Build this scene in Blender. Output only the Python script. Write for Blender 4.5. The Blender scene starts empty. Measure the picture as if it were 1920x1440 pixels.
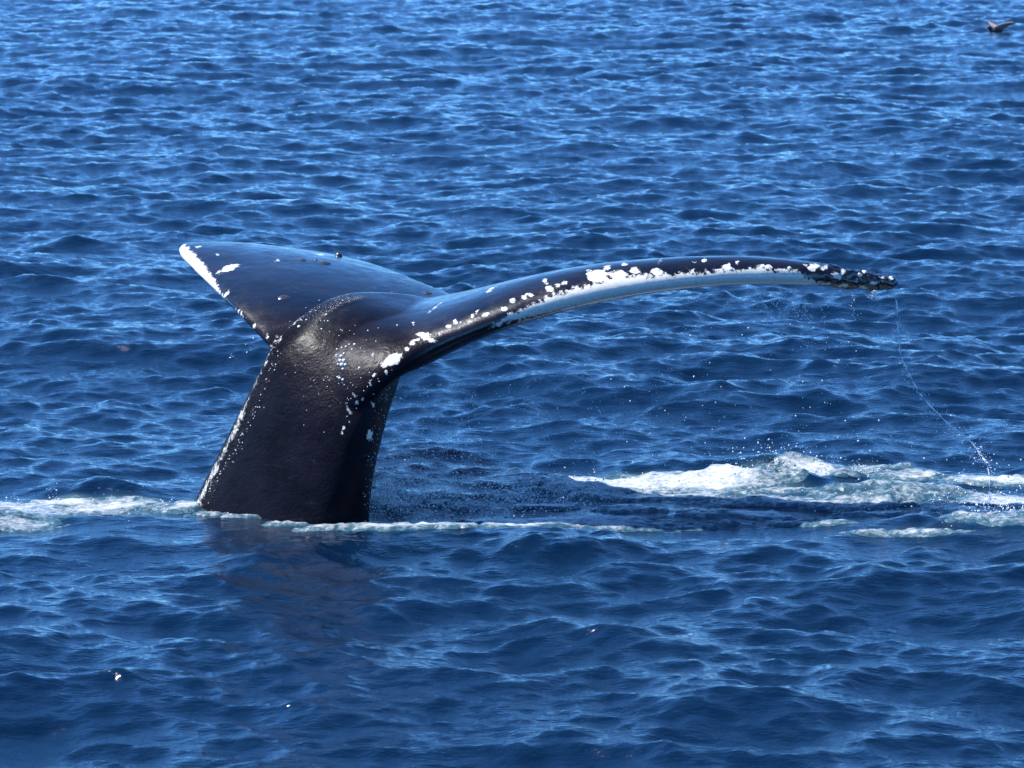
import bpy, math, random
import numpy as np
from mathutils import Vector, Matrix
from mathutils.bvhtree import BVHTree
from mathutils import noise as mnoise

random.seed(7)
rng = np.random.default_rng(11)
R = math.radians
scene = bpy.context.scene
COL = scene.collection

# ------------------------------------------------------------------ camera
CAM_H = 3.3
PITCH = 9.0
HFOV = 16.0
cd = bpy.data.cameras.new('camera')
cam = bpy.data.objects.new('camera', cd)
COL.objects.link(cam)
cam.location = (0, 0, CAM_H)
cam.rotation_euler = (R(90 - PITCH), 0, 0)
cd.sensor_width = 36
cd.angle = R(HFOV)
cd.clip_start = 0.1
cd.clip_end = 20000
cd.dof.use_dof = True
cd.dof.focus_distance = 17.0
cd.dof.aperture_fstop = 11.0
scene.camera = cam

# ------------------------------------------------------------------ light
SUN_EL = 56.0          # degrees above the horizon
SUN_AZ = 77.0          # degrees left of the viewing direction (+Y), behind the whale
sun_dir = Vector((-math.sin(R(SUN_AZ)) * math.cos(R(SUN_EL)), math.cos(R(SUN_AZ)) * math.cos(R(SUN_EL)), math.sin(R(SUN_EL))))
world = bpy.data.worlds.new('World')
scene.world = world
world.use_nodes = True
wn, wl = world.node_tree.nodes, world.node_tree.links
bg = wn['Background']
sky = wn.new('ShaderNodeTexSky')
sky.sky_type = 'NISHITA'
sky.sun_disc = False
sky.sun_elevation = R(SUN_EL)
sky.sun_rotation = R(-SUN_AZ)
sky.air_density = 0.45
sky.dust_density = 0.05
sky.ozone_density = 6.0
SKY_TINT = (0.49, 0.79, 0.95, 1)
tint = wn.new('ShaderNodeMix'); tint.data_type = 'RGBA'; tint.blend_type = 'MULTIPLY'
tint.inputs[0].default_value = 1.0
wl.new(sky.outputs[0], tint.inputs[6])
tint.inputs[7].default_value = SKY_TINT
wl.new(tint.outputs[2], bg.inputs[0])
bg.inputs[1].default_value = 0.138
sl = bpy.data.lights.new('sun', 'SUN')
sl.energy = 3.6
sl.angle = R(0.53)
sl.color = (1.0, 0.985, 0.97)
sun = bpy.data.objects.new('sun', sl)
sun.rotation_euler = sun_dir.to_track_quat('Z', 'Y').to_euler()
COL.objects.link(sun)
scene.view_settings.view_transform = 'Standard'
scene.view_settings.look = 'None'
scene.view_settings.exposure = 1.42
scene.view_settings.gamma = 1.0
scene.view_settings.use_curve_mapping = False
scene.cycles.max_bounces = 6
scene.cycles.blur_glossy = 0.1
scene.cycles.caustics_reflective = False
scene.cycles.caustics_refractive = False
scene.cycles.sample_clamp_indirect = 2.5

# ------------------------------------------------------------------ helpers
FPX = 960 / math.tan(R(HFOV / 2))
cp, sp = math.cos(R(PITCH)), math.sin(R(PITCH))

def ray(px, py):
    a, b = (px - 960) / FPX, -(py - 720) / FPX
    return np.array([a, cp + b * sp, -sp + b * cp])

def at(px, py, Y):
    """point seen at photo pixel (px, py) that lies Y metres away"""
    d = ray(px, py)
    return np.array([0, 0, CAM_H]) + d * (Y / d[1])

def sea(px, py, z=0.0):
    """point of the sea surface seen at photo pixel (px, py)"""
    d = ray(px, py)
    return np.array([0, 0, CAM_H]) + d * ((z - CAM_H) / d[2])

def tag(o, label=None, cat=None, kind=None, group=None):
    if label: o['label'] = label
    if cat: o['category'] = cat
    if kind: o['kind'] = kind
    if group: o['group'] = group
    return o

def mesh_obj(name, verts, faces, mat=None, parent=None, smooth=True):
    me = bpy.data.meshes.new(name)
    verts = np.asarray(verts, dtype=np.float32)
    faces = np.asarray(faces, dtype=np.int32)
    k = faces.shape[1]
    me.vertices.add(len(verts)); me.vertices.foreach_set('co', verts.ravel())
    me.loops.add(faces.size); me.loops.foreach_set('vertex_index', faces.ravel())
    me.polygons.add(len(faces)); me.polygons.foreach_set('loop_start', np.arange(0, faces.size, k, dtype=np.int32))
    me.update(calc_edges=True)
    if smooth:
        me.polygons.foreach_set('use_smooth', np.ones(len(faces), dtype=bool))
    me.validate()
    if mat: me.materials.append(mat)
    o = bpy.data.objects.new(name, me)
    COL.objects.link(o)
    if parent: o.parent = parent
    return o

def attr(o, name, vals):
    a = o.data.attributes.new(name, 'FLOAT', 'POINT')
    a.data.foreach_set('value', np.asarray(vals, dtype=np.float32))

def sstep(a, b, x):
    t = np.clip((x - a) / (b - a), 0, 1)
    return t * t * (3 - 2 * t)

# value noise on a numpy lattice (fractal), for shaping foam and skin
_lat = np.random.default_rng(5).random((256, 256)).astype(np.float32)
def vnoise(x, y):
    xi = np.floor(x).astype(int); yi = np.floor(y).astype(int)
    fx = x - xi; fy = y - yi
    fx = fx * fx * (3 - 2 * fx); fy = fy * fy * (3 - 2 * fy)
    a = _lat[xi & 255, yi & 255]; b = _lat[(xi + 1) & 255, yi & 255]
    c = _lat[xi & 255, (yi + 1) & 255]; d = _lat[(xi + 1) & 255, (yi + 1) & 255]
    return (a * (1 - fx) + b * fx) * (1 - fy) + (c * (1 - fx) + d * fx) * fy
def fbm(x, y, o=4, g=0.5):
    s = 0; w = 1; t = 0
    for i in range(o):
        s = s + w * vnoise(x * 2 ** i + 17.3 * i, y * 2 ** i + 5.1 * i); t += w; w *= g
    return s / t

# ------------------------------------------------------------------ materials
def new_mat(name):
    m = bpy.data.materials.new(name); m.use_nodes = True
    return m, m.node_tree.nodes, m.node_tree.links, m.node_tree.nodes['Principled BSDF']

def mk(n, t, **kw):
    x = n.new(t)
    for k, v in kw.items():
        if k.startswith('i_'):
            x.inputs[k[2:]].default_value = v
        else:
            setattr(x, k, v)
    return x

def math_node(n, l, op, a, b=None, c=None, clamp=False):
    x = n.new('ShaderNodeMath'); x.operation = op; x.use_clamp = clamp
    for i, v in enumerate((a, b, c)):
        if v is None: continue
        if isinstance(v, (int, float)): x.inputs[i].default_value = v
        else: l.new(v, x.inputs[i])
    return x.outputs[0]

def mix_rgb(n, l, f, a, b):
    x = n.new('ShaderNodeMix'); x.data_type = 'RGBA'
    if isinstance(f, (int, float)): x.inputs[0].default_value = f
    else: l.new(f, x.inputs[0])
    for i, v in ((6, a), (7, b)):
        if isinstance(v, tuple): x.inputs[i].default_value = (*v, 1)
        else: l.new(v, x.inputs[i])
    return x.outputs[2]

def noise_tex(n, l, scale, detail=3, rough=0.5, vec=None, stretch=None):
    tc = n.new('ShaderNodeTexCoord')
    src = vec or tc.outputs['Object']
    if stretch:
        mp = n.new('ShaderNodeMapping'); mp.inputs['Scale'].default_value = stretch
        l.new(src, mp.inputs[0]); src = mp.outputs[0]
    t = n.new('ShaderNodeTexNoise')
    t.inputs['Scale'].default_value = scale
    t.inputs['Detail'].default_value = detail
    t.inputs['Roughness'].default_value = rough
    l.new(src, t.inputs['Vector'])
    return t.outputs[0]

def water_material():
    m, n, l, p = new_mat('sea_water')
    aer = mk(n, 'ShaderNodeAttribute', attribute_name='aerated').outputs['Fac']
    c = mix_rgb(n, l, noise_tex(n, l, 0.25, 2), (0.0008, 0.0085, 0.026), (0.0014, 0.0120, 0.036))
    c = mix_rgb(n, l, aer, c, (0.085, 0.165, 0.175))
    l.new(c, p.inputs['Base Color'])
    p.inputs['Roughness'].default_value = 0.035
    p.inputs['IOR'].default_value = 1.42
    n1 = noise_tex(n, l, 9.0, 5, 0.6, stretch=(0.6, 1.3, 1))
    n2 = noise_tex(n, l, 45.0, 3, 0.6, stretch=(0.8, 1.2, 1))
    b1 = n.new('ShaderNodeBump'); b1.inputs['Strength'].default_value = 1.0; b1.inputs['Distance'].default_value = 0.014
    l.new(n1, b1.inputs['Height'])
    b2 = n.new('ShaderNodeBump'); b2.inputs['Strength'].default_value = 1.0; b2.inputs['Distance'].default_value = 0.0034
    l.new(n2, b2.inputs['Height']); l.new(b1.outputs[0], b2.inputs['Normal'])
    l.new(b2.outputs[0], p.inputs['Normal'])
    return m

def foam_material():
    m, n, l, p = new_mat('sea_foam')
    den = mk(n, 'ShaderNodeAttribute', attribute_name='foam_amount').outputs['Fac']
    nz = noise_tex(n, l, 34, 7, 0.8, stretch=(0.7, 1.1, 1.0))
    f = math_node(n, l, 'ADD', den, math_node(n, l, 'MULTIPLY', math_node(n, l, 'SUBTRACT', nz, 0.5), 3.4), clamp=True)
    c = mix_rgb(n, l, f, (0.03, 0.085, 0.12), (0.50, 0.51, 0.505))
    l.new(c, p.inputs['Base Color'])
    p.inputs['Roughness'].default_value = 0.25
    p.inputs['IOR'].default_value = 1.33
    b = n.new('ShaderNodeBump'); b.inputs['Distance'].default_value = 0.0025; b.inputs['Strength'].default_value = 1.0
    l.new(noise_tex(n, l, 80, 5, 0.7), b.inputs['Height'])
    l.new(b.outputs[0], p.inputs['Normal'])
    return m

def drop_material():
    m, n, l, p = new_mat('water_drop')
    p.inputs['Base Color'].default_value = (0.72, 0.78, 0.84, 1)
    p.inputs['Roughness'].default_value = 0.12
    p.inputs['IOR'].default_value = 1.33
    p.inputs['Transmission Weight'].default_value = 0.0
    return m

def skin_material():
    m, n, l, p = new_mat('whale_skin')
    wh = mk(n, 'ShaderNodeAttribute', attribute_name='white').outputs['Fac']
    ro = mk(n, 'ShaderNodeAttribute', attribute_name='rough').outputs['Fac']
    nz = noise_tex(n, l, 48, 6, 0.72)
    f = math_node(n, l, 'ADD', wh, math_node(n, l, 'MULTIPLY', math_node(n, l, 'SUBTRACT', nz, 0.52), 3.6))
    f = math_node(n, l, 'ADD', f, math_node(n, l, 'MULTIPLY', math_node(n, l, 'SUBTRACT', noise_tex(n, l, 15, 3, 0.5), 0.5), 1.6))
    f = math_node(n, l, 'MULTIPLY', f, 3.0, clamp=True)
    big = noise_tex(n, l, 3.2, 5, 0.6)
    ram = n.new('ShaderNodeMapRange'); ram.inputs[1].default_value = 0.35; ram.inputs[2].default_value = 0.7
    l.new(big, ram.inputs[0])
    dark = mix_rgb(n, l, ram.outputs[0], (0.0016, 0.0013, 0.0034), (0.0085, 0.0065, 0.0135))
    # thin pale scratches
    sc = noise_tex(n, l, 5.0, 6, 0.7, stretch=(1.0, 1.0, 5.0))
    sr = n.new('ShaderNodeMapRange'); sr.inputs[1].default_value = 0.62; sr.inputs[2].default_value = 0.72; sr.inputs[4].default_value = 0.55
    l.new(sc, sr.inputs[0])
    dark = mix_rgb(n, l, sr.outputs[0], dark, (0.040, 0.038, 0.046))
    wc = mix_rgb(n, l, noise_tex(n, l, 60, 5, 0.7), (0.38, 0.38, 0.35), (0.86, 0.84, 0.78))
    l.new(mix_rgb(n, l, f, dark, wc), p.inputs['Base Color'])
    rr = n.new('ShaderNodeMapRange'); rr.inputs[3].default_value = 0.22; rr.inputs[4].default_value = 0.38
    l.new(mk(n, 'ShaderNodeAttribute', attribute_name='low').outputs['Fac'], rr.inputs[0]); l.new(math_node(n, l, 'ADD', rr.outputs[0], math_node(n, l, 'MULTIPLY', math_node(n, l, 'SUBTRACT', noise_tex(n, l, 9, 6, 0.7), 0.5), 0.6)), p.inputs['Roughness'])
    lo_ = mk(n, 'ShaderNodeAttribute', attribute_name='low').outputs['Fac']
    l.new(math_node(n, l, 'SUBTRACT', 1.62, math_node(n, l, 'MULTIPLY', lo_, 0.45)), p.inputs['IOR'])
    h1 = noise_tex(n, l, 75, 4, 0.65)
    h = math_node(n, l, 'MULTIPLY', h1, math_node(n, l, 'ADD', math_node(n, l, 'MULTIPLY', ro, 1.5), 0.03))
    b = n.new('ShaderNodeBump'); b.inputs['Distance'].default_value = 0.02; b.inputs['Strength'].default_value = 1.0
    l.new(h, b.inputs['Height'])
    b2 = n.new('ShaderNodeBump'); b2.inputs['Distance'].default_value = 0.02; b2.inputs['Strength'].default_value = 1.0
    l.new(math_node(n, l, 'MULTIPLY', noise_tex(n, l, 14, 4, 0.55), math_node(n, l, 'ADD', math_node(n, l, 'MULTIPLY', lo_, 0.20), 0.06)), b2.inputs['Height']); l.new(b.outputs[0], b2.inputs['Normal'])
    l.new(b2.outputs[0], p.inputs['Normal'])
    return m

def plain(name, col, rough=0.5, var=0.25, sc=20):
    m, n, l, p = new_mat(name)
    a = tuple(c * (1 - var) for c in col); b = tuple(min(1, c * (1 + var)) for c in col)
    l.new(mix_rgb(n, l, noise_tex(n, l, sc, 4, 0.6), a, b), p.inputs['Base Color'])
    p.inputs['Roughness'].default_value = rough
    return m

M_WATER, M_FOAM, M_DROP, M_SKIN = water_material(), foam_material(), drop_material(), skin_material()
M_BARN_W = plain('barnacle_shell_pale', (0.72, 0.72, 0.68), 0.4, 0.2, 90)
M_BARN_D = plain('barnacle_shell_dark', (0.035, 0.036, 0.05), 0.25, 0.4, 60)

# ------------------------------------------------------------------ sea surface
class Ocean:
    """one directional wave field on a periodic tile, read back with a cubic B-spline"""
    def __init__(s, L, N, lam_peak, lam_cut, rms_slope, wind, spread, chop, seed):
        r = np.random.default_rng(seed)
        k1 = np.fft.fftfreq(N, 1 / N) * 2 * np.pi / L
        kx, ky = np.meshgrid(k1, k1[:N // 2 + 1] * 1.0, indexing='ij')
        ky[:, -1] = abs(ky[:, -1])
        k = np.sqrt(kx ** 2 + ky ** 2); k[0, 0] = 1
        kp, kc = 2 * np.pi / lam_peak, 2 * np.pi / lam_cut
        c = (kx * math.cos(wind) + ky * math.sin(wind)) / k
        psi = k ** -3.75 * np.exp(-1.2 * (kp / k) ** 4) * np.exp(-(k / kc) ** 2) * (spread + (1 - spread) * c ** 2)
        psi[0, 0] = 0
        h = np.sqrt(psi) * (r.normal(size=k.shape) + 1j * r.normal(size=k.shape))
        H = np.fft.irfft2(h, s=(N, N))
        sx = np.fft.irfft2(1j * kx * h, s=(N, N)); sy = np.fft.irfft2(1j * ky * h, s=(N, N))
        q = rms_slope / math.sqrt((sx ** 2 + sy ** 2).mean())
        s.H = (H * q).astype(np.float32)
        s.X = (np.fft.irfft2(1j * kx / k * h, s=(N, N)) * q * chop).astype(np.float32)
        s.Y = (np.fft.irfft2(1j * ky / k * h, s=(N, N)) * q * chop).astype(np.float32)
        s.L, s.N = L, N
    def read(s, x, y):
        u, v = x / s.L * s.N, y / s.L * s.N
        i, j = np.floor(u).astype(np.int64), np.floor(v).astype(np.int64)
        fu, fv = (u - i).astype(np.float32), (v - j).astype(np.float32)
        def w(f):
            return ((1 - f) ** 3 / 6, (3 * f ** 3 - 6 * f ** 2 + 4) / 6, (-3 * f ** 3 + 3 * f ** 2 + 3 * f + 1) / 6, f ** 3 / 6)
        wu, wv = w(fu), w(fv)
        out = [0, 0, 0]
        for a in range(4):
            ia = (i + a - 1) % s.N
            for b in range(4):
                jb = (j + b - 1) % s.N
                idx = ia * s.N + jb
                ww = wu[a] * wv[b]
                for q, F in enumerate((s.H, s.X, s.Y)):
                    out[q] = out[q] + F.ravel()[idx] * ww
        return out

oc1 = Ocean(38.0, 2048, 1.3, 0.06, 0.262, R(95), 0.25, 0.6, 3)
oc2 = Ocean(61.0, 512, 6.0, 1.8, 0.05, R(62), 0.3, 0.8, 9)

# local shapes: (photo px, photo py, half-width m, half-depth m, height m)
BUMPS = [
    (1455, 876, 0.24, 0.12, 0.07), (1560, 903, 0.38, 0.14, 0.05), (1650, 930, 0.30, 0.16, 0.05), (1380, 900, 0.2, 0.15, 0.04),
    (1190, 905, 0.6, 0.16, 0.03), (1100, 1006, 0.5, 0.14, 0.02), (850, 1006, 0.4, 0.12, 0.015),
    (200, 925, 0.26, 0.14, 0.06), (60, 975, 0.5, 0.12, 0.02),
    (1840, 985, 0.4, 0.2, 0.06), (1040, 1030, 0.30, 0.22, 0.05), (560, 1030, 0.5, 0.3, 0.02),
]
def local_h(x, y):
    h = np.zeros_like(x)
    for px, py, a, b, z in BUMPS:
        c = sea(px, py)
        h = h + z * np.exp(-((x - c[0]) / a) ** 2 - ((y - c[1]) / b) ** 2)
    n = np.abs(fbm(x * 3.2, y * 4.5, 4, 0.55) - 0.5) * 2
    return h * (1.1 - 0.45 * n) + np.minimum(h, 0.03) * (0.5 - fbm(x * 9, y * 11, 2)) * 1.2
# calmer water just round the tail stock
TAIL = sea(560, 975)
def calm(x, y):
    return 1 - 0.55 * np.exp(-((y - TAIL[1] - 0.05) / 0.85) ** 4) * np.exp(-(x / 5) ** 4) - 0.1 * np.exp(-((x - TAIL[0]) / 1.0) ** 2 - ((y - TAIL[1]) / 0.55) ** 2)

def water_at(x, y, fade=None):
    h, dx, dy = oc1.read(x + 14, y + 19)
    h2, dx2, dy2 = oc2.read(x + 9, y + 21)
    # gusts: wind patches where the chop is rougher or lighter
    g = 0.72 + 0.56 * fbm(x * 0.35 + 4, y * 0.16, 3)
    c = calm(x, y) * g
    c2 = 1 - 0.9 * np.exp(-((y - TAIL[1]) / 2.2) ** 4) * np.exp(-(x / 6) ** 4)
    f = 1.0 if fade is None else fade
    return (x + (dx * c + dx2 * c2) * f, y + (dy * c + dy2 * c2) * f, (h * c + h2 * c2) * f + local_h(x, y))

def axis(start, stop, fn):
    out = [start]
    while out[-1] < stop: out.append(out[-1] + fn(out[-1]))
    return out

def build_water():
    rows = list(np.geomspace(0.4, 11.3, 40)[:-1]) + axis(11.4, 67, lambda r: 0.0125 * (r / 12) ** 1.5) + list(np.geomspace(68.5, 9000, 70))
    th = np.linspace(-R(12.5), R(12.5), 820)
    side = np.cumsum(np.geomspace(0.001, 0.12, 60)); side = side / side[-1] * (math.pi - th[-1])
    th = np.concatenate([(-th[-1] - side)[::-1], th, th[-1] + side])
    r, t = np.meshgrid(np.array(rows), th, indexing='ij')
    x, y = (r * np.sin(t)).ravel(), (r * np.cos(t)).ravel()
    rr, tt = r.ravel(), t.ravel()
    fade = (1 - sstep(90, 400, rr)) * (1 - 0.8 * sstep(R(16), R(50), abs(tt)))
    X, Y, Z = water_at(x, y, fade)
    nr, nt = r.shape
    i = np.arange(nr - 1)[:, None] * nt + np.arange(nt - 1)[None, :]
    f = np.stack([i, i + 1, i + nt + 1, i + nt], -1).reshape(-1, 4)[:, ::-1]
    o = mesh_obj('water', np.stack([X, Y, Z], 1), f, M_WATER)
    tag(o, 'deep blue open sea with short choppy waves', kind='structure')
    attr(o, 'aerated', np.clip(aerated(x, y), 0, 1))
    return o

# ------------------------------------------------------------------ foam map on the sea
# (px, py, half-width in px, half-depth in px, strength, angle)
FOAM = [
    (60, 960, 110, 17, 0.85, 0), (200, 954, 110, 11, 0.85, 0), (300, 960, 80, 7, 0.7, 0), (30, 985, 80, 10, 0.6, 0), (-80, 970, 120, 22, 0.8, 0), (120, 946, 60, 3, 1.2, 0),
    (1150, 908, 125, 15, 1.7, 0), (1290, 911, 150, 14, 1.6, 0), (1240, 930, 170, 8, 1.0, 0), (1060, 905, 40, 9, 1.0, 0), (1400, 906, 60, 8, 1.1, 0),
    (1430, 893, 70, 7, 0.9, 0), (1530, 884, 55, 8, 1.3, 0), (1490, 903, 30, 7, 1.0, 0), (1630, 880, 60, 6, 0.8, 0), (1700, 895, 60, 5, 0.7, 0),
    (1880, 905, 90, 7, 1.2, 0), (1890, 942, 90, 9, 1.3, 0), (1900, 975, 100, 12, 1.1, 0), (1800, 968, 60, 9, 0.9, 0), (1850, 992, 70, 7, 0.8, 0),
    (1690, 932, 150, 12, 0.86, 0), (1480, 945, 180, 8, 0.66, 0), (1620, 950, 90, 5, 0.8, 0),
    (700, 995, 55, 5, 1.1, 0), (775, 990, 60, 5, 1.0, 0), (850, 994, 40, 5, 0.85, 0), (900, 978, 55, 7, 1.2, 0), (960, 985, 50, 9, 1.0, 0), (1090, 982, 110, 8, 1.3, 0),
    (1020, 948, 60, 6, 1.1, 0), (1180, 964, 60, 5, 0.95, 0), (1320, 970, 60, 7, 0.9, 0), (1420, 972, 70, 6, 0.95, 0), (1500, 987, 90, 6, 0.75, 0),
    (1640, 974, 90, 5, 0.9, 0), (1700, 1007, 120, 5, 0.65, 0), (1250, 985, 120, 6, 0.7, 0),
    (405, 962, 40, 3, 0.95, 0), (452, 972, 38, 3, 0.85, 0), (550, 986, 45, 3, 0.9, 0), (630, 994, 60, 4, 0.95, 0), (360, 950, 20, 6, 1.2, 0),
    (1470, 925, 70, 5, 0.8, 0), (1600, 905, 40, 4, 0.8, 0), (720, 938, 45, 16, 0.75, 0), (830, 940, 60, 12, 0.6, 0), (950, 930, 60, 10, 0.65, 0),
]
_fb = []
for px, py, a, b, s_, an in FOAM:
    c = sea(px, py); ca = sea(px + a, py); cb0, cb1 = sea(px, py + b), sea(px, py - b)
    _fb.append((c[0], c[1], abs(ca[0] - c[0]), abs(cb1[1] - cb0[1]) / 2, s_))
def foam_raw(x, y):
    f = np.zeros_like(x)
    y = y + (fbm(x * 1.7 + 5, x * 0 + 2.5, 3) - 0.5) * 0.32 * np.where(y < 17.1, 1.0, 0.6) * sstep(-0.9, -0.6, x)
    x = x + (fbm(y * 3.0, x * 2.0, 2) - 0.5) * 0.12
    for cx, cy, a, b, s_ in _fb:
        f = np.maximum(f, s_ * np.exp(-(np.abs((x - cx) / a) ** 2.4 + np.abs((y - cy) / b) ** 2.4) * 0.7))
    return f
def foam_f(x, y):
    f = foam_raw(x, y)
    n = 0.45 * fbm(x * 2.4, y * 5.5, 5, 0.62) + 0.35 * fbm(x * 8, y * 13, 3, 0.62) + 0.2 * fbm(x * 30, y * 38, 2, 0.6)
    return f * 1.15 + (n - 0.5) * 3.0 * np.minimum(1, f * 2) - 0.38
def aerated(x, y):
    f = foam_raw(x, y - 0.10) * 0.6 + foam_raw(x, y) * 0.6
    n = fbm(x * 3, y * 2.2, 4, 0.6)
    return sstep(0.25, 1.2, f * (0.6 + 0.8 * n)) * 0.85

def build_foam():
    """foam as lumps that break through the sea surface wherever the foam is dense enough"""
    gx = np.arange(-3.0, 3.2, 0.007); gy = np.arange(15.9, 18.5, 0.012)
    x, y = [a.ravel() for a in np.meshgrid(gx, gy, indexing='ij')]
    f = foam_f(x, y)
    nx, ny = len(gx), len(gy)
    i = (np.arange(nx - 1)[:, None] * ny + np.arange(ny - 1)[None, :]).ravel()
    fc = np.stack([i, i + ny, i + ny + 1, i + 1], -1)
    keep = (f[fc].max(1) > -0.12)
    fc = fc[keep]
    used, inv = np.unique(fc.ravel(), return_inverse=True)
    fc = inv.reshape(-1, 4)
    x, y, f = x[used], y[used], f[used]
    X, Y, Z = water_at(x, y)
    lump = fbm(x * 22, y * 16, 3, 0.6)
    Z = Z + np.clip(f, -0.2, 0.35) * 0.042 + np.clip(f, 0, 0.5) * (lump - 0.5) * 0.032
    o = mesh_obj('foam', np.stack([X, Y, Z], 1), fc, M_FOAM)
    attr(o, 'foam_amount', np.clip(f * 0.85 - 0.10, -0.5, 0.85))
    tag(o, 'white churned foam streaks on the water beside the whale tail', kind='stuff')
    return o

# ------------------------------------------------------------------ whale
def naca(s):
    return (2.969 * np.sqrt(s) - 1.26 * s - 3.516 * s ** 2 + 2.843 * s ** 3 - 1.036 * s ** 4)   # peak ~1 at 30 % of the chord

def interp_stations(st, n):
    """smooth (Catmull-Rom) resampling of a station table"""
    a = np.array(st, float); m = len(a)
    out = []
    for q in np.linspace(0, m - 1, n):
        i = min(int(q), m - 2); t = q - i
        p0 = a[max(i - 1, 0)]; p1 = a[i]; p2 = a[i + 1]; p3 = a[min(i + 2, m - 1)]
        out.append(0.5 * ((2 * p1) + (-p0 + p2) * t + (2 * p0 - 5 * p1 + 4 * p2 - p3) * t * t + (-p0 + 3 * p1 - 3 * p2 + p3) * t ** 3))
    return np.array(out)

def loft(rings):
    rings = np.array(rings); n, m, _ = rings.shape
    v = rings.reshape(-1, 3)
    i = np.arange(n - 1)[:, None] * m + np.arange(m)[None, :]
    j = np.arange(n - 1)[:, None] * m + (np.arange(m)[None, :] + 1) % m
    quads = np.stack([i, j, j + m, i + m], -1).reshape(-1, 4)
    c0, c1 = len(v), len(v) + 1
    v = np.vstack([v, rings[0].mean(0), rings[-1].mean(0)])
    k = np.arange(m); k2 = (k + 1) % m
    tris = np.concatenate([np.stack([k2, k, np.full(m, c0)], -1), np.stack([(n - 1) * m + k, (n - 1) * m + k2, np.full(m, c1)], -1)])
    return v, [tuple(q) for q in quads] + [tuple(t) for t in tris]

def fluke(table, n, up=(0, -0.2, 1)):
    """table rows: leading edge px, py, Y; trailing edge px, py, Y; thickness; camber"""
    conv = []
    for r_ in table:
        le, te = at(*r_[0:3]), at(*r_[3:6])
        conv.append([*le, *te, r_[6], r_[7]])
    st = interp_stations(conv, n)
    LE, TE, T, C = st[:, :3], st[:, 3:6], st[:, 6], st[:, 7]
    rings = []
    s = (1 - np.cos(np.linspace(0, np.pi, 26))) / 2
    up = np.array(up, float)
    mid = (LE + TE) / 2
    tan = np.gradient(mid, axis=0)
    for a in range(n):
        ch = TE[a] - LE[a]
        nn = np.cross(ch, tan[a]); nn /= np.linalg.norm(nn) + 1e-9
        if nn @ up < 0: nn = -nn
        upper = [LE[a] + ch * q + nn * (T[a] / 2 * (naca(q) + 0.05 * q) + C[a] * 4 * q * (1 - q)) for q in s]
        lower = [LE[a] + ch * q + nn * (-T[a] / 2 * (naca(q) + 0.05 * q) + C[a] * 4 * q * (1 - q)) for q in s[1:-1]][::-1]
        rings.append(upper + lower)
    return loft(rings), LE

RIGHT = [  # LE px, py, Y,   TE px, py, Y,  thickness, camber
    (590, 1000, 16.90, 440, 860, 17.12, 0.10, 0.00),
    (622, 900, 16.78, 480, 775, 17.10, 0.12, 0.00),
    (650, 825, 16.69, 520, 690, 17.08, 0.13, 0.00),
    (690, 756, 16.65, 580, 612, 17.12, 0.15, 0.00),
    (738, 706, 16.65, 660, 572, 17.28, 0.17, -0.01),
    (800, 662, 16.70, 760, 566, 17.55, 0.20, -0.02),
    (880, 624, 16.72, 860, 550, 17.75, 0.18, 0.00),
    (980, 588, 16.74, 1000, 524, 17.52, 0.165, 0.015),
    (1100, 556, 16.76, 1140, 505, 17.40, 0.155, 0.02),
    (1240, 532, 16.80, 1290, 498, 17.32, 0.135, 0.022),
    (1380, 520, 16.86, 1420, 499, 17.29, 0.120, 0.02),
    (1500, 519, 16.94, 1530, 510, 17.29, 0.105, 0.012),
    (1590, 526, 17.04, 1610, 522, 17.27, 0.090, 0.005),
    (1650, 529, 17.12, 1660, 528, 17.30, 0.072, 0.0),
    (1680, 529, 17.18, 1684, 529, 17.26, 0.045, 0.0),
]
LEFT = [
    (560, 700, 16.95, 860, 556, 17.75, 0.16, 0.0),
    (508, 650, 17.02, 830, 545, 17.95, 0.15, 0.01),
    (470, 610, 17.20, 780, 525, 18.20, 0.13, 0.03),
    (430, 570, 17.45, 715, 500, 18.50, 0.115, 0.04),
    (395, 535, 17.75, 640, 480, 18.75, 0.10, 0.04),
    (362, 503, 18.05, 540, 468, 18.90, 0.085, 0.035),
    (340, 480, 18.30, 440, 463, 18.88, 0.07, 0.02),
    (335, 468, 18.48, 365, 462, 18.70, 0.05, 0.005),
]
STOCK = [  # left keel, near side, right keel, far side
    ((250, 1230, 17.3), (560, 1290, 16.55), (690, 1260, 16.9), (430, 1230, 17.55)),
    ((318, 1060, 17.2), (575, 1120, 16.58), (692, 1090, 16.84), (450, 1070, 17.45)),
    ((366, 952, 17.12), (600, 990, 16.60), (688, 985, 16.84), (480, 950, 17.36)),
    ((424, 835, 17.08), (640, 880, 16.60), (698, 875, 16.88), (520, 840, 17.30)),
    ((474, 730, 17.04), (668, 800, 16.62), (722, 775, 16.95), (570, 740, 17.25)),
    ((512, 650, 17.02), (697, 735, 16.69), (743, 702, 17.00), (620, 670, 17.28)),
    ((566, 592, 17.08), (712, 672, 16.82), (764, 652, 17.08), (690, 610, 17.40)),
    ((640, 553, 17.24), (740, 600, 17.06), (820, 610, 17.20), (750, 570, 17.50)),
    ((735, 550, 17.48), (800, 578, 17.35), (850, 582, 17.38), (810, 562, 17.62)),
    ((820, 560, 17.68), (840, 568, 17.62), (860, 572, 17.62), (845, 564, 17.70)),
]
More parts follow.
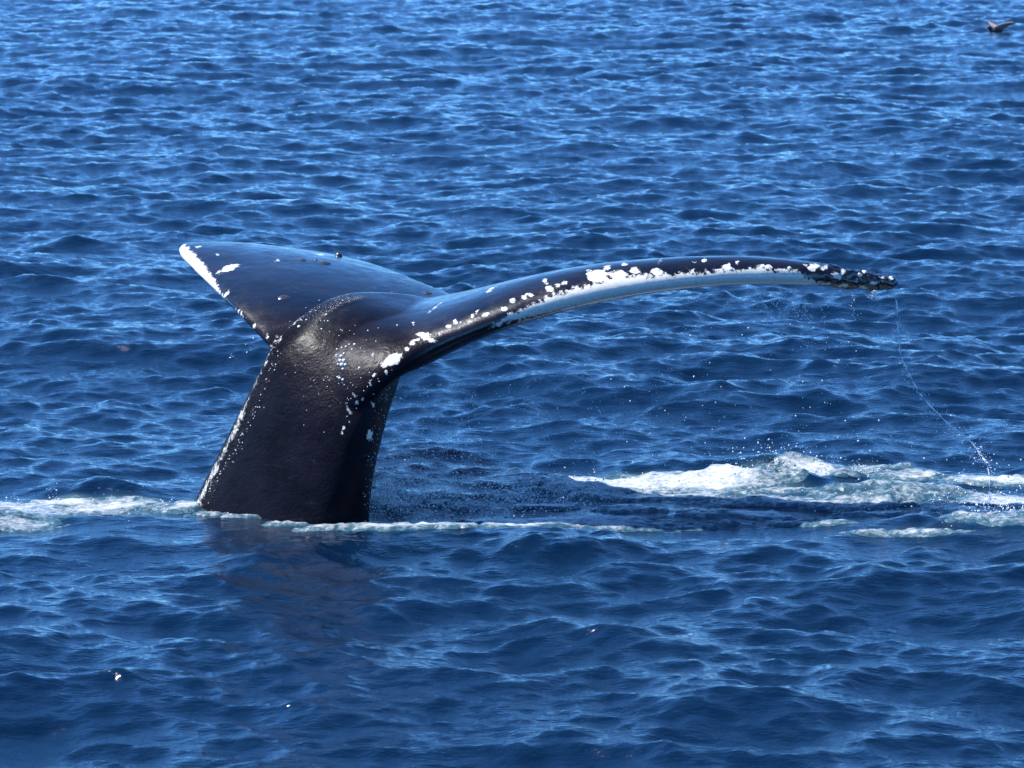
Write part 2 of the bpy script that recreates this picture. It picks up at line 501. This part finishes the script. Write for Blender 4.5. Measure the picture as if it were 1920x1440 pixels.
def stock():
    st = interp_stations([[c for p in r_ for c in at(*p)] for r_ in STOCK], 60)
    rings = []
    for r_ in st:
        L, N, Rr, F = r_[0:3], r_[3:6], r_[6:9], r_[9:12]
        c = (L + Rr) / 2
        ring = []
        for a, b, pw in ((L, N, 1.12), (N, Rr, 1.45), (Rr, F, 1), (F, L, 1)):
            for th in np.linspace(0, math.pi / 2, 14)[:-1]:
                ring.append(c + (a - c) * max(0, math.cos(th)) ** pw + (b - c) * max(0, math.sin(th)) ** pw)
        rings.append(ring)
    return loft(rings)

def make_body():
    (rv, rf), LE_R = fluke(RIGHT, 90)
    (lv, lf), LE_L = fluke(LEFT, 60)
    sv, sf = stock()
    verts, faces = [], []
    for v, f in ((sv, sf), (rv, rf), (lv, lf)):
        k = len(verts)
        verts += [tuple(q) for q in v]
        faces += [tuple(int(i) + k for i in t) for t in f]
    me = bpy.data.meshes.new('tail')
    me.from_pydata(verts, [], faces)
    o = bpy.data.objects.new('tail', me)
    COL.objects.link(o)
    import bmesh
    bm = bmesh.new(); bm.from_mesh(me); 
    bmesh.ops.recalc_face_normals(bm, faces=bm.faces); bm.to_mesh(me); bm.free()
    rm = o.modifiers.new('rm', 'REMESH'); rm.mode = 'VOXEL'; rm.voxel_size = 0.0072
    sm = o.modifiers.new('sm', 'SMOOTH'); sm.factor = 0.6; sm.iterations = 18
    dg = bpy.context.evaluated_depsgraph_get()
    nm = bpy.data.meshes.new_from_object(o.evaluated_get(dg))
    o.modifiers.clear(); o.data = nm
    nm.name = 'tail'
    # soften the join of fluke and tail stock on the near side
    ctr = [(at(600, 740, 16.85), 0.26), (at(625, 840, 16.7), 0.25)]
    vg = o.vertex_groups.new(name='join')
    n_ = len(nm.vertices); cc = np.empty(n_ * 3, np.float32); nm.vertices.foreach_get('co', cc); cc = cc.reshape(-1, 3)
    w = np.zeros(n_)
    for c_, r_ in ctr: w = np.maximum(w, 1 - sstep(0.45, 1.0, np.sqrt(((cc - c_) ** 2).sum(1)) / r_))
    dk = np.full(n_, 9.0)
    for s_ in interp_stations([at(*q[0]) for q in STOCK], 80): dk = np.minimum(dk, ((cc - s_) ** 2).sum(1))
    w *= sstep(0.04, 0.12, np.sqrt(dk))
    lv = np.minimum((w * 8).astype(int), 8)
    for q in range(1, 9): vg.add([int(i) for i in np.where(lv == q)[0]], q / 8, 'REPLACE')
    sm = o.modifiers.new('sm', 'SMOOTH'); sm.factor = 0.9; sm.iterations = 110; sm.vertex_group = 'join'
    nm2 = bpy.data.meshes.new_from_object(o.evaluated_get(bpy.context.evaluated_depsgraph_get()))
    o.modifiers.clear(); o.data = nm2; o.vertex_groups.clear(); nm2.name = 'tail'
    return o, LE_R, LE_L

# pale scars and patches on the skin: photo px, py, half-length, half-width (px), turn (deg, image plane)
SCARS = [
    (432, 502, 22, 8, 20), (410, 510, 8, 5, 45), (408, 478, 4, 3, 0), (372, 463, 6, 3, 0), (424, 552, 9, 4, 60), (436, 590, 14, 9, -40),
    (446, 600, 9, 6, -40), (502, 633, 7, 4, 90), (478, 612, 6, 4, 80), (482, 625, 8, 4, 80), (600, 477, 8, 3, 0), (520, 488, 5, 3, 0),
    (725, 495, 10, 2, -10), (790, 517, 9, 2, -12), (700, 490, 6, 3, 0),
    (815, 577, 12, 2, 40), (796, 628, 17, 6, -8), (806, 637, 14, 6, -15), (780, 638, 9, 5, 30), (775, 645, 8, 5, 0), (765, 653, 6, 4, 0),
    (735, 676, 18, 12, 0), (722, 684, 10, 7, 0), (742, 668, 14, 7, 10), (702, 703, 6, 4, 0), (725, 700, 4, 8, 10), (694, 722, 8, 4, -70), (664, 741, 5, 3, -30),
    (680, 748, 4, 3, 0), (669, 755, 4, 4, 0), (651, 762, 7, 3, -70), (657, 774, 4, 3, 0), (648, 782, 2, 3, 0), (644, 802, 3, 3, 0), (641, 811, 3, 4, 0),
    (655, 790, 3, 3, 0), (693, 815, 8, 14, 0), (700, 760, 3, 8, 20),
    (700, 665, 3, 3, 0), (673, 690, 3, 3, 0), (775, 606, 3, 3, 0),
    (920, 543, 13, 3, 38), (895, 583, 7, 3, 60), (886, 593, 5, 6, 0), (910, 590, 9, 4, 20), (853, 603, 5, 5, 0), (864, 603, 3, 3, 0),
    (840, 611, 5, 4, 0), (961, 564, 6, 6, 0), (982, 557, 6, 6, 0), (996, 552, 6, 5, 0), (1022, 527, 5, 5, 0), (1030, 541, 9, 7, 0), (1045, 534, 7, 5, 0), (1060, 530, 9, 5, 10), (945, 578, 8, 6, 0),
    (1138, 501, 10, 5, 25), (1200, 483, 9, 2, 20), (1244, 481, 12, 2, 30), (1237, 490, 6, 2, 50), (1170, 495, 6, 4, 0), (1105, 512, 6, 8, 0),
    (1120, 518, 22, 15, 0), (1160, 516, 25, 10, 0), (1190, 508, 12, 8, 0), (1230, 510, 14, 9, 0), (1320, 488, 6, 4, 30), (1303, 492, 4, 2, 0),
    (1362, 502, 12, 7, 40), (1372, 505, 7, 6, 0), (1382, 492, 4, 4, 0), (1430, 503, 20, 7, 10), (1480, 502, 5, 4, 0), (1460, 506, 16, 5, 0),
    (1523, 503, 9, 9, 60), (1530, 499, 8, 6, 20), (1545, 502, 10, 4, 30), (1510, 497, 4, 2, 0), (1580, 512, 9, 6, 30), (1567, 516, 11, 6, 10), (1575, 522, 7, 5, 0),
    (1582, 508, 7, 4, -40), (1621, 509, 6, 5, 0), (1611, 515, 5, 4, 0), (1607, 522, 3, 5, 0), (1671, 520, 5, 4, 0), (1655, 520, 6, 3, -20),
    (1580, 535, 14, 4, -8), (1545, 532, 18, 4, -8), (1616, 540, 12, 4, 0), (1636, 531, 14, 3, 5),
]
# raised barnacles: photo px, py, radius px, pale?
BARN = [(635, 480, 8, 0), (610, 493, 13, 0), (568, 487, 9, 0), (532, 558, 12, 0), (801, 549, 11, 0), (740, 549, 9, 0), (592, 487, 4, 0),
        (961, 564, 5, 1), (1138, 501, 4, 1), (1190, 508, 4, 1), (1320, 488, 4, 1), (1370, 504, 5, 1), (1382, 492, 3, 1), (1022, 524, 3, 1), (1026, 532, 3, 1),
        (1175, 496, 3, 1), (1480, 502, 3, 1), (1621, 509, 5, 1), (1611, 515, 4, 1), (1671, 520, 4, 1), (1659, 522, 3, 0), (1650, 516, 5, 0), (1635, 512, 6, 0),
        (1640, 524, 6, 0), (1628, 518, 5, 0), (1660, 530, 4, 0), (853, 603, 3, 1), (502, 633, 3, 1), (478, 612, 3, 1), (560, 612, 3, 1), (886, 591, 3, 1),
        (1108, 508, 3, 1), (1101, 514, 3, 1), (1234, 506, 4, 1), (1430, 500, 4, 1), (988, 552, 4, 1), (575, 577, 3, 0), (600, 563, 3, 0)]

def build_whale():
    body, LE_R, LE_L = make_body()
    me = body.data
    nv = len(me.vertices)
    co = np.empty(nv * 3, np.float32); me.vertices.foreach_get('co', co); co = co.reshape(-1, 3).astype(float)
    me.polygons.foreach_set('use_smooth', np.ones(len(me.polygons), bool))
    # the worn fluke tip is knobbly, and the rims are slightly nicked
    nn = np.empty(nv * 3, np.float32); me.vertices.foreach_get('normal', nn); nn = nn.reshape(-1, 3)
    tipw = sstep(at(1480, 520, 16.9)[0], at(1600, 520, 17.0)[0], co[:, 0])
    k_ = (fbm(co[:, 0] * 26, co[:, 1] * 26 + co[:, 2] * 31, 3) - 0.5) * 0.028 * tipw
    k_ = k_ + (fbm(co[:, 0] * 9 + 3, co[:, 1] * 9 + co[:, 2] * 11, 3) - 0.5) * 0.003
    co = co + nn * k_[:, None]
    me.vertices.foreach_set('co', co.astype(np.float32).ravel()); me.update()
    bvh = BVHTree.FromObject(body, bpy.context.evaluated_depsgraph_get())
    base = Vector((TAIL[0], TAIL[1] + 0.2, 0))
    white = np.full(nv, -1.0)
    X, Y, Z = co.T
    # pale band along the leading edge of the right fluke (follows the edge in x, measured in height from it)
    lx, lz, ly = LE_R[:, 0], LE_R[:, 2], LE_R[:, 1]
    ez = np.interp(X, lx[34:], lz[34:]); ey = np.interp(X, lx[34:], ly[34:])
    t = X
    x0, x1, x2 = at(925, 560, 16.74)[0], at(1100, 540, 16.76)[0], at(1505, 518, 16.94)[0]
    hi = np.interp(t, [x0, at(985, 570, 16.7)[0], x1, at(1170, 530, 16.8)[0], at(1260, 530, 16.8)[0], x2], [0.006, 0.030, 0.060, 0.062, 0.042, 0.036])
    lo = np.interp(t, [x0, at(985, 570, 16.7)[0], x1, at(1300, 530, 16.8)[0], x2], [-0.018, -0.034, -0.050, -0.12, -0.14])
    d = Z - ez
    fld = np.minimum((hi - d) / 0.028, (d - lo) / 0.03)
    fld = np.minimum(fld, (t - x0) / 0.05)
    fld = np.minimum(fld, (x2 + (0.02 - d) * 1.6 - t) / 0.06)
    fld = np.where(Y < ey + 0.42, fld, -1)
    white = np.maximum(white, np.clip(fld, -1, 1.2))
    # pale rim of the left fluke
    from mathutils.kdtree import KDTree
    kd = KDTree(len(LE_L))
    for i, p in enumerate(LE_L): kd.insert(p, i)
    kd.balance()
    sel = np.where((X < at(520, 600, 17.2)[0]))[0]
    for i in sel:
        p, k, dist = kd.find(co[i])
        u = k / (len(LE_L) - 1)
        w = np.interp(u, [0.25, 0.36, 0.42, 0.5, 0.62, 0.8, 1.0], [-0.01, 0.016, 0.004, 0.018, 0.050, 0.062, 0.045])
        white[i] = max(white[i], min(1.2, (w - dist) / 0.02))
    # scars, placed on the skin itself
    C = np.array([0, 0, CAM_H])
    def hit(px, py):
        d_ = Vector(ray(px, py)).normalized()
        loc, nor, idx, dist = bvh.ray_cast(Vector(C), d_)
        return loc, nor, d_
    for px, py, a, b, ang in SCARS:
        loc, nor, d_ = hit(px, py)
        if loc is None: continue
        L = np.array(loc); mpp = loc.y / FPX * 1.02
        r_ = np.array([1, 0, 0]); u_ = np.array([0, sp, cp])
        ca, sa = math.cos(R(ang)), math.sin(R(ang))
        e1, e2 = r_ * ca + u_ * sa, -r_ * sa + u_ * ca
        near = np.where((np.abs(X - L[0]) < a * mpp * 1.6 + 0.02) & (np.abs(Z - L[2]) < a * mpp * 1.6 + 0.02) & (np.abs(Y - L[1]) < 0.25))[0]
        q = co[near] - L
        e = np.sqrt((q @ e1 / (a * mpp)) ** 2 + (q @ e2 / (b * mpp)) ** 2)
        fl = (0.88 - e) * min(a, b) * mpp / 0.012 + 0.02
        fl = np.where(e < 1.8, fl, -1)
        white[near] = np.maximum(white[near], np.clip(fl, -1, 1.0))
    # how rough the skin is: lumpy along the keels and low down on the stock, slick on the flukes
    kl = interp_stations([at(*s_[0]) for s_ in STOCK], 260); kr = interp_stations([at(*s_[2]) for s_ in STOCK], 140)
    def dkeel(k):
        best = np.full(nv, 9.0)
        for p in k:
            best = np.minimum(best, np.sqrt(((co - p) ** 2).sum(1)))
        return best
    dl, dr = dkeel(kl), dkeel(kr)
    low = 1 - sstep(0.55, 0.95, Z)
    rough = np.clip(0.10 * low + 0.75 * (1 - sstep(0.03, 0.12, dl)) * (1 - sstep(17.2, 17.4, Y)) + 0.9 * (1 - sstep(0.05, 0.2, dr)) * low, 0, 1)
    attr(body, 'rough', rough)
    attr(body, 'low', (1 - sstep(0.84, 1.0, Z)) * (1 - sstep(17.2, 17.6, Y)) * (1 - sstep(-0.5, -0.3, X)))
    kw = (1 - dl / 0.05) * 0.95 - 0.62 + 0.35 * (1 - sstep(0.1, 0.5, Z))  # sun glints on the left keel, painted as pale speckles in the white mask
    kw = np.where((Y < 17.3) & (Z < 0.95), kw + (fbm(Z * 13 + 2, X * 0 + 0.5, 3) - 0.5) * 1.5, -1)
    kr_glint = np.where((dr < 0.16) & (Z < 0.75), -0.98 + 0.15 * (1 - dr / 0.16), -2)  # whitish glints of the right keel, put into the colour as faint specks
    white = np.maximum(white, np.clip(kw, -1.2, 0.5)); white = np.where(white <= -1, np.maximum(-1.6, kr_glint), white)
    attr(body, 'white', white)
    me.materials.append(M_SKIN)
    root = bpy.data.objects.new('humpback_whale', None)
    root.location = base; root.empty_display_size = 0.3
    COL.objects.link(root)
    tag(root, 'wet black whale tail raised over the sea, white blotches along the fluke edges', 'whale')
    body.parent = root; body.matrix_parent_inverse = Matrix.Translation(-base)
    # barnacles: one conical shell mesh per colour
    def shell(mat):
        n = 14; v = []; f = []
        prof = [(1.15, -0.25), (1.0, 0.08), (0.8, 0.42), (0.5, 0.66), (0.28, 0.70), (0.16, 0.55)]
        for k, (r_, z) in enumerate(prof):
            for i in range(n):
                w = 1 + 0.09 * (-1) ** i * (1 - k / 5) + 0.05 * math.sin(3 * i)
                a = 2 * math.pi * i / n
                v.append((r_ * w * math.cos(a), r_ * w * math.sin(a), z))
        for k in range(len(prof) - 1):
            for i in range(n):
                j = (i + 1) % n
                f.append((k * n + i, k * n + j, (k + 1) * n + j, (k + 1) * n + i))
        m = bpy.data.meshes.new('barnacle'); m.from_pydata(v, [], f); m.update()
        m.polygons.foreach_set('use_smooth', [True] * len(f)); m.materials.append(mat)
        return m
    md, mw = shell(M_BARN_D), shell(M_BARN_W)
    for px, py, rr, pale in BARN:
        loc, nor, d_ = hit(px, py)
        if loc is None: continue
        s_ = rr * loc.y / FPX * 0.95
        o = bpy.data.objects.new('barnacle', mw if pale else md)
        COL.objects.link(o)
        q = nor.to_track_quat('Z', 'Y')
        flat = 1.25 if (px, py) == (635, 480) else 0.6 if rr < 9 else 0.38
        o.matrix_world = Matrix.Translation(loc - base) @ q.to_matrix().to_4x4() @ Matrix.Rotation(rng.random() * 6, 4, 'Z') @ Matrix.Diagonal((s_, s_ * 0.9, s_ * flat, 1))
        o.parent = root
        if pale: o['label'] = 'pale round barnacle'
    # pale water beads on the stock skin, added to stand for sun glints
    P, Q = [], []
    spots = [(632, 655, 2.2), (641, 652, 2.2), (649, 650, 2.6), (655, 646, 2.0), (665, 646, 3.0), (660, 655, 2.0), (631, 666, 2.6), (640, 668, 3.6), (645, 663, 2.4), (638, 676, 3.8),
             (645, 676, 4.2), (641, 684, 4.6), (648, 684, 3.4), (634, 683, 2.4), (643, 692, 3.0), (637, 709, 3.0), (643, 712, 3.0), (633, 707, 2.2), (700, 665, 2.6), (674, 690, 2.6),
             (575, 600, 2.0), (612, 590, 2.2), (615, 602, 1.8), (690, 620, 1.8), (705, 640, 1.6), (745, 610, 2.0), (603, 617, 2.0)]
    for _ in range(90): spots.append((rng.normal(640, 45), rng.normal(690, 60), rng.uniform(0.6, 1.3)))
    for _ in range(80):
        t_ = rng.random(); spots.append((382 + (515 - 382) * t_ + abs(rng.normal()) * 7 + 3 + 8 * math.sin(t_ * 3), 925 + (655 - 925) * t_ ** 1.1, rng.uniform(0.5, 1.5)))
    for _ in range(110):
        t_ = rng.random(); spots.append((728 - 40 * t_ + rng.normal() * 9, 720 + 240 * t_, rng.uniform(0.5, 1.2)))
    for px, py, r_ in spots:
        loc, nor, d_ = hit(px, py)
        if loc is None or loc.y > 17.6: continue
        P.append(np.array(loc)); Q.append(r_ * loc.y / FPX)
    drops('glint_beads', P, Q, 'pale water beads added as sun glints on the wet dark tail stock')
    return body, bvh

# ------------------------------------------------------------------ drops and spray
_ico = None
def ico():
    global _ico
    if _ico is None:
        t = (1 + 5 ** 0.5) / 2
        v = np.array([(-1, t, 0), (1, t, 0), (-1, -t, 0), (1, -t, 0), (0, -1, t), (0, 1, t), (0, -1, -t), (0, 1, -t), (t, 0, -1), (t, 0, 1), (-t, 0, -1), (-t, 0, 1)]) / math.sqrt(1 + t * t)
        f = np.array([(0, 11, 5), (0, 5, 1), (0, 1, 7), (0, 7, 10), (0, 10, 11), (1, 5, 9), (5, 11, 4), (11, 10, 2), (10, 7, 6), (7, 1, 8), (3, 9, 4), (3, 4, 2), (3, 2, 6), (3, 6, 8), (3, 8, 9), (4, 9, 5), (2, 4, 11), (6, 2, 10), (8, 6, 7), (9, 8, 1)])
        _ico = (v, f)
    return _ico
def drops(name, pts, rad, label, stretch=1.0):
    v, f = ico()
    pts = np.asarray(pts); rad = np.asarray(rad)
    sc = np.stack([rad, rad, rad * stretch], -1)
    V = (pts[:, None, :] + v[None] * sc[:, None, :]).reshape(-1, 3)
    F = (f[None] + (np.arange(len(pts)) * 12)[:, None, None]).reshape(-1, 3)
    o = mesh_obj(name, V, F, M_DROP)
    return tag(o, label, kind='stuff')

def build_spray():
    P, Q = [], []
    # spray thrown up behind the stock, to its right; (px, py, spread x m, spread y m, top m, count)
    for px, py, sx, sy, top, n in [(728, 950, 0.09, 0.14, 0.24, 2600), (820, 945, 0.26, 0.2, 0.16, 2600), (900, 955, 0.22, 0.16, 0.10, 900), (1000, 945, 0.2, 0.15, 0.10, 700),
                                   (1060, 925, 0.15, 0.12, 0.08, 250), (1540, 895, 0.14, 0.08, 0.07, 350), (1450, 880, 0.14, 0.06, 0.07, 200), (1860, 975, 0.16, 0.12, 0.10, 600),
                                   (1700, 950, 0.25, 0.12, 0.05, 300), (1200, 915, 0.3, 0.08, 0.04, 250), (120, 955, 0.45, 0.12, 0.03, 250), (102, 940, 0.012, 0.02, 0.07, 14)]:
        c = sea(px, py)
        x = c[0] + rng.normal(size=n) * sx; y = c[1] + rng.normal(size=n) * sy
        X, Y, Z = water_at(x, y)
        h = np.abs(rng.normal(size=n)) ** 1.2 * top * 0.6
        P.append(np.stack([X, Y, Z + h], 1)); Q.append(0.0014 + 0.0036 * rng.random(n) ** 3.5)
    drops('splash', np.vstack(P), np.concatenate(Q), 'spray of small white drops thrown up where the tail meets the sea')
    # water running off the flukes
    P, Q = [], []
    def rnd(px0, px1, py0, py1, n, Y0=16.7, Y1=17.5, r0=0.0014, r1=0.0040):
        for _ in range(n):
            P.append(at(rng.uniform(px0, px1), rng.uniform(py0, py1), rng.uniform(Y0, Y1)))
            Q.append(r0 + (r1 - r0) * rng.random() ** 2.5)
    rnd(700, 1250, 700, 900, 330); rnd(900, 1650, 600, 850, 260); rnd(740, 900, 720, 860, 320); rnd(1250, 1900, 780, 930, 130, 16.6, 17.2)
    rnd(560, 700, 640, 700, 0); rnd(460, 480, 630, 665, 7, 17.0, 17.2)
    for px, top, bot, n in [(1405, 540, 570, 16), (1450, 540, 620, 20), (1475, 545, 640, 18), (1300, 540, 570, 10), (1520, 545, 660, 16), (1600, 548, 600, 14), (1430, 543, 590, 30), (1373, 540, 575, 14), (1462, 542, 600, 22), (1492, 545, 600, 46), (1510, 560, 600, 26), (1545, 545, 610, 18), (1365, 565, 580, 12), (1640, 545, 560, 26)]:
        for _ in range(n * 2):
            f_ = rng.random()
            P.append(at(px + rng.normal() * (2 + 4 * f_), top + (bot - top) * f_, 16.98)); Q.append(0.0013 + 0.0022 * rng.random() ** 2)
    drops('falling_drops', P, Q, 'scattered water drops falling from the flukes', 1.5)

def tube(pts, rad, n=7):
    pts = np.array(pts); t = np.gradient(pts, axis=0)
    rings = []
    for p, d, r_ in zip(pts, t, rad):
        d = d / np.linalg.norm(d); a = np.cross(d, (0, 1, 0)); a /= np.linalg.norm(a) + 1e-9; b = np.cross(d, a)
        rings.append([p + r_ * (a * math.cos(w) + b * math.sin(w)) for w in np.linspace(0, 2 * math.pi, n, endpoint=False)])
    return loft(rings)

def build_stream():
    way = [(1676, 535, 17.18), (1682, 580, 17.16), (1685, 630, 17.14), (1691, 672, 17.12), (1706, 705, 17.1), (1722, 735, 17.08), (1752, 768, 17.05), (1785, 800, 17.0),
           (1815, 822, 16.98), (1835, 848, 16.95), (1850, 870, 16.92), (1856, 900, 16.9), (1855, 945, 16.88)]
    c = interp_stations([at(*w) for w in way], 260)
    u = np.linspace(0, 1, 259)
    wob = np.stack([fbm(u * 60, u * 0 + q, 3) - 0.5 for q in (1.3, 7.7, 4.1)], 1)
    p = c[:259] + wob * np.array([0.014, 0.012, 0.006])
    r_ = 0.0004 + 0.011 * np.clip(fbm(u * 60, u * 0 + 3.3, 3) - 0.42, 0, 1) ** 0.8
    V, F = tube(p, r_)
    V = [tuple(q) for q in V]; F = [tuple(int(a) for a in t) for t in F]
    P, Q = [], []
    for _ in range(420):
        a = rng.random()
        P.append(c[int(a * 259)] + rng.normal(size=3) * np.array([0.008 + 0.026 * a, 0.02, 0.02])); Q.append(0.0013 + 0.0032 * rng.random() ** 3)
    drops('stream_drops', P, Q, 'tiny drops breaking off the thin water thread below the right fluke tip')
    me = bpy.data.meshes.new('water_stream'); me.from_pydata(V, [], F); me.update()
    me.polygons.foreach_set('use_smooth', [True] * len(me.polygons)); me.materials.append(M_DROP)
    o = bpy.data.objects.new('water_stream', me); COL.objects.link(o)
    tag(o, 'thin broken thread of water running down from the right fluke tip to the sea', 'water stream')

# ------------------------------------------------------------------ far bird
def build_bird():
    c = sea(1868, 65)
    X, Y, Z = water_at(np.array([c[0]]), np.array([c[1]]))
    s = 1.0
    root = bpy.data.objects.new('seabird', None)
    root.location = (c[0], c[1], Z[0] + 0.01); root.rotation_euler = (0, 0, R(10)); root.scale = (0.85,) * 3; root.empty_display_size = 0.1
    COL.objects.link(root)
    tag(root, 'small dark seabird with raised pale wings on the far water', 'bird')
    md = plain('bird_dark_feathers', (0.02, 0.022, 0.04), 0.5)
    ml = plain('bird_brown_feathers', (0.36, 0.26, 0.22), 0.6)
    mb = plain('bird_bill', (0.45, 0.25, 0.08), 0.4)
    def ell(cx, cy, cz, a, b, d, n=12, m=16, fx=None):
        rings = []
        for i in range(1, n):
            t = math.pi * i / n
            x = -math.cos(t)
            r_ = math.sin(t)
            if fx: r_ *= fx(x)
            rings.append([(cx + a * x, cy + b * r_ * math.cos(w), cz + d * r_ * math.sin(w)) for w in np.linspace(0, 2 * math.pi, m, endpoint=False)])
        return loft(rings)
    def ad(name, vf, mat, parent):
        me = bpy.data.meshes.new(name); me.from_pydata([tuple(q) for q in vf[0]], [], [tuple(int(a) for a in t) for t in vf[1]]); me.update()
        me.polygons.foreach_set('use_smooth', [True] * len(me.polygons)); me.materials.append(mat)
        o = bpy.data.objects.new(name, me); COL.objects.link(o); o.parent = parent
        return o
    ad('body', ell(0.0, 0, 0.035, 0.125, 0.055, 0.055, fx=lambda x: 0.75 + 0.25 * math.cos(x * 1.2 + 0.3)), md, root)
    ad('head', ell(-0.125, 0, 0.095, 0.042, 0.03, 0.032), md, root)
    ad('neck', ell(-0.10, 0, 0.065, 0.04, 0.026, 0.04), md, root)
    ad('bill', ell(-0.178, 0, 0.09, 0.024, 0.008, 0.010), mb, root)
    def wing(sg):
        rings = []
        for k in range(12):
            u = k / 11
            # shoulder -> wrist -> tip, raised and swept out to the side
            x = 0.02 + 0.06 * u + sg * (0.16 * u)
            y = -sg * (0.04 + 0.20 * u)
            z = 0.07 + 0.16 * u ** 0.8 - 0.05 * u * u
            ch = 0.085 * (1 - 0.72 * u ** 1.5)
            th = 0.012 * (1 - 0.7 * u)
            rings.append([(x + ch * math.cos(w), y + 0.012 * math.sin(w), z + th * math.sin(w) - 0.02 * math.cos(w)) for w in np.linspace(0, 2 * math.pi, 12, endpoint=False)])
        return loft(rings)
    ad('wing', wing(1), ml, root); ad('wing', wing(-1), ml, root)
    ad('tail_feathers', ell(0.15, 0, 0.045, 0.055, 0.03, 0.010), md, root)

import os
QUICK = os.environ.get('QUICK', '')
if QUICK != 'whale':
    build_water()
    build_foam()
build_whale()
if QUICK != 'whale':
    build_spray()
    build_stream()
    build_bird()
